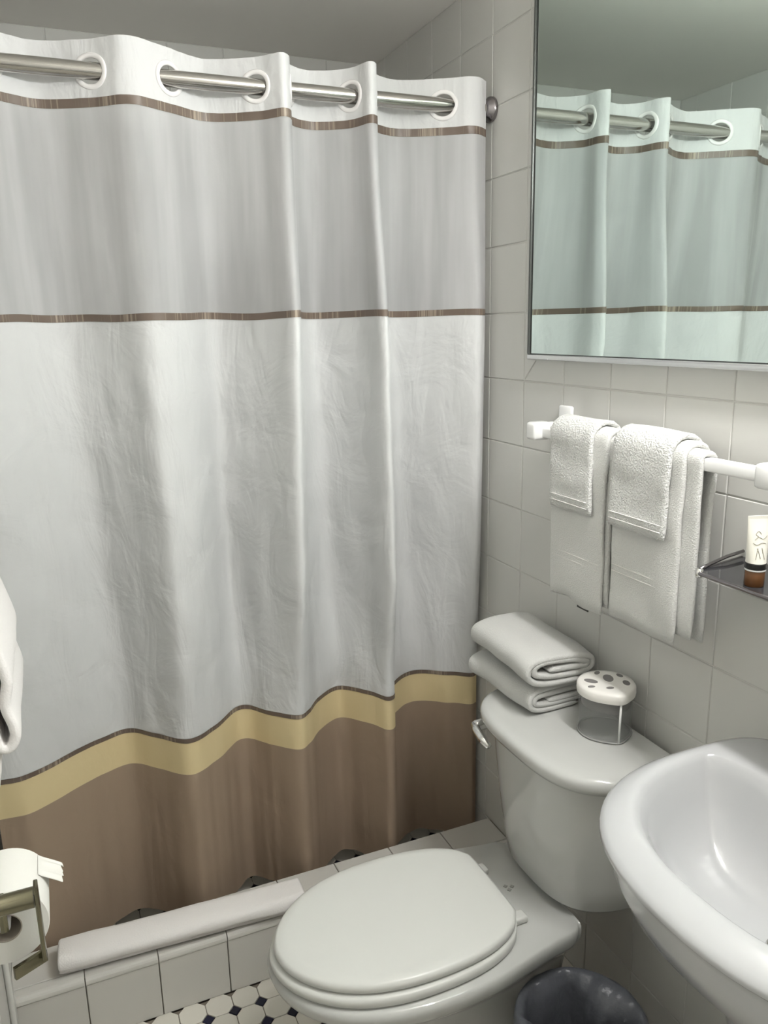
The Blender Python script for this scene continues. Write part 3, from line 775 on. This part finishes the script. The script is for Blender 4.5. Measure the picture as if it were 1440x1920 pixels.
# printed scrolls on the tube front
def tubept(u, f, lift=0.0004):
    a = 0.0140+0.0040*f; b = 0.0140*(1-f)+0.0006*f
    q = math.radians(u)
    v = dirw*(a*math.cos(q))+dirn*(b*math.sin(q))
    return Vector((tx_, ty_, tz_+0.035+0.069*f))+v*(1+lift/0.014)
fs = 1 if dirn.dot(CAM-Vector((tx_, ty_, tz_))) > 0 else -1
for sc in ([(50, .58), (75, .52), (100, .56), (120, .50)], [(60, .42), (85, .44), (110, .40), (130, .44)], [(70, .10), (78, .22), (84, .34), (80, .22)], [(95, .12), (102, .24), (110, .33)], [(120, .10), (112, .24), (105, .33)], [(85, .62), (98, .68), (112, .62), (100, .57)]):
    pth = cr([tubept(fs*u, f) for u, f in sc], 6)
    subpart(MB().tube(pth, 0.00045, 6), 'printed_scroll', M['tubeprint'], tbody, tb)

# ------------------------------------------------------------------ waste bin with liner
bx, by, bh, br = -0.256, -0.620, 0.285, 0.114
bn = tag(empty('waste_bin', (bx, by, 0)), 'small grey waste bin with a crumpled dark liner under the basin', 'waste bin')
part(MB().lathe([(0.001, 0.002), (br*0.78, 0.0), (br*0.80, 0.006), (br*0.97, bh-0.006), (br, bh), (br*0.97, bh+0.001), (br*0.94, bh-0.008), (br*0.77, 0.01), (0.001, 0.008)], (bx, by, 0), 48), 'bin_body', M['binplastic'], bn, sharp=50)
prof = [(1.045, -0.085), (1.06, -0.06), (1.055, -0.03), (1.05, -0.008), (1.035, 0.004), (0.985, 0.010), (0.90, 0.002), (0.82, -0.025), (0.74, -0.07), (0.66, -0.12), (0.55, -0.18), (0.35, -0.23), (0.02, -0.24)]
rings = []
NB = 96
for i, (rr, zz) in enumerate(prof):
    ring = []
    for k in range(NB):
        a = 2*math.pi*k/NB
        cx_, cy_ = math.cos(a), math.sin(a)
        inner = max(0, (i-4)/8); outer = max(0, (4-i)/4)
        d = (-0.34*max(0, math.cos(2*(a-0.35)))**0.7+0.10*math.cos(5*a+1))*min(1, inner*2.6)*(1-inner)**0.6 + noise.noise(Vector((cx_*6, cy_*6, i*0.5+5)))*(0.02+0.10*inner*(1-inner))
        if i in (4, 5): d *= 0.25
        if i < 4: d = abs(d)*0.7
        if i > 5: d = min(d, 0.9-rr)
        zf = noise.noise(Vector((cx_*4, cy_*4, 11+i)))*(0.006 if i < 6 else 0.014)
        ring.append(Vector((bx+br*(rr+d)*cx_, by+br*(rr+d)*cy_, bh+zz+(zf if i not in (4, 5) else abs(zf)*0.5))))
    rings.append(ring)
part(MB().loft(rings, False, True), 'liner', M['liner'], bn)

# ------------------------------------------------------------------ toilet paper and holder on the left wall
PY, PZ, PX = -0.535, 0.735, -1.1445
hp = tag(empty('paper_holder', (XL, -0.555, 0.787)), 'aged nickel toilet paper holder with flat bar on the left wall', 'paper holder')
part(MB().lathe([(0.001, 0.0005), (0.026, 0.0005), (0.027, 0.006), (0.022, 0.009), (0.0155, 0.010)], (XL, -0.557, 0.787), 30, 'x'), 'rose', M['nickel'], hp)
part(MB().tube([(XL+0.008, -0.557, 0.787), (-1.155, -0.557, 0.787), (-1.152, -0.557, 0.787), (-1.104, -0.557, 0.787)], [0.0150, 0.0150, 0.0135, 0.0135], 24), 'post', M['nickel'], hp, sharp=40)
part(MB().box((-1.1005, -0.556, 0.749), (0.0055, 0.020, 0.112), 0.0012), 'drop_bar', M['nickel'], hp, sharp=40)
part(MB().box((-1.118, -0.564, 0.694), (0.044, 0.0065, 0.018), 0.001, rot=Matrix.Rotation(R(27), 3, 'Z')), 'lower_bar', M['nickel'], hp, sharp=40)
part(MB().tube([(-1.1445, -0.543, PZ+0.008), (-1.1445, PY+0.108, PZ+0.008)], 0.0075, 14), 'spindle', M['whiteplastic'], hp)
part(MB().box((-1.1445, -0.5445, 0.766), (0.010, 0.004, 0.058), 0.001), 'spindle_arm', M['nickel'], hp, sharp=40)
tp = tag(empty('toilet_roll', (PX, PY, PZ)), 'white toilet paper roll with a torn loose end on the nickel holder', 'toilet roll')
RR = 0.0545
part(MB().lathe([(0.0205, 0.0), (RR-0.001, 0.0), (RR, 0.001), (RR, 0.099), (RR-0.001, 0.100), (0.0205, 0.100)], (PX, PY, PZ), 56, 'y'), 'paper_wrap', M['paper'], tp, sharp=40)
part(MB().lathe([(0.0190, 0.0), (0.0205, -0.0005), (0.0205, 0.1005), (0.0190, 0.100), (0.0190, 0.0)], (PX, PY, PZ), 40, 'y'), 'core_tube', M['core'], tp)
# loose end standing off the right side
vs = []; fs_ = []
NYp, NAp = 10, 8
for lay in (0, 1):
    for i in range(NAp+1):
        for j in range(NYp+1):
            f = i/NAp; fy = j/NYp
            ang = R(38-26*f); rr = RR+0.0006+0.020*f**1.8+0.0006*lay
            edge = 0.012*noise.noise(Vector((fy*6, 3, 1)))*f
            vs.append(Vector((PX+rr*math.cos(ang)+edge*0.4, PY+0.050+0.046*fy, PZ+rr*math.sin(ang)-0.004*f*f-edge)))
W_ = NYp+1; LAY = (NAp+1)*W_
for i in range(NAp):
    for j in range(NYp):
        q = (i*W_+j, i*W_+j+1, (i+1)*W_+j+1, (i+1)*W_+j)
        fs_.append(q); fs_.append(tuple(k+LAY for k in q[::-1]))
part(MB().add(vs, fs_), 'loose_sheet', M['paper'], tp)

# ------------------------------------------------------------------ towel on the left wall
LBX, LBZ = XL+0.057, 1.36
lb = tag(empty('towel_bar', (XL, -0.32, LBZ)), 'steel towel bar on the left wall holding a bath towel', 'towel rail')
for yb in (-0.56, -0.08):
    part(MB().lathe([(0.001, 0.0006), (0.024, 0.0006), (0.025, 0.006), (0.012, 0.010), (0.010, 0.062), (0.001, 0.070)], (XL, yb, LBZ), 24, 'x'), 'bracket', M['chrome'], lb)
part(MB().tube([(LBX, -0.56, LBZ), (LBX, -0.08, LBZ)], 0.008, 16), 'bar', M['chrome'], lb)
lt = tag(empty('bath_towel', (LBX, -0.315, 0.95)), 'white bath towel hanging at the left edge above the paper roll', 'towel')
def lpath(front, n=18):
    pts = []
    for k in range(n+1): pts.append((LBX-0.020, 0.98+(LBZ-0.98)*k/n))
    for k in range(1, 8):
        a = math.pi*(1-k/8); pts.append((LBX+0.020*math.cos(a), LBZ+0.020*math.sin(a)))
    pts += front
    return pts
front = cr([(LBX+0.020, 1.34, 0), (LBX+0.024, 1.24, 0), (LBX+0.034, 1.15, 0), (LBX+0.052, 1.075, 0), (LBX+0.056, 1.045, 0), (LBX+0.050, 1.015, 0), (LBX+0.056, 0.985, 0), (LBX+0.057, 0.965, 0), (LBX+0.048, 0.950, 0), (LBX+0.036, 0.955, 0), (LBX+0.032, 0.985, 0), (LBX+0.030, 1.02, 0)], 5)
sheet(lpath([(q.x, q.y) for q in front]), 0.135, 0.014, M['matterry'], 'outer_fold', lt, lambda a, b, w_: (a, -0.315+w_, b), nseed=31, namp=0.002)
front2 = cr([(LBX+0.012, 1.33, 0), (LBX+0.014, 1.1, 0), (LBX+0.024, 1.0, 0), (LBX+0.030, 0.94, 0), (LBX+0.022, 0.88, 0)], 6)
sheet([(q.x, q.y) for q in front2], 0.13, 0.012, M['matterry'], 'inner_fold', lt, lambda a, b, w_: (a, -0.315+w_, b), nseed=41, namp=0.002)
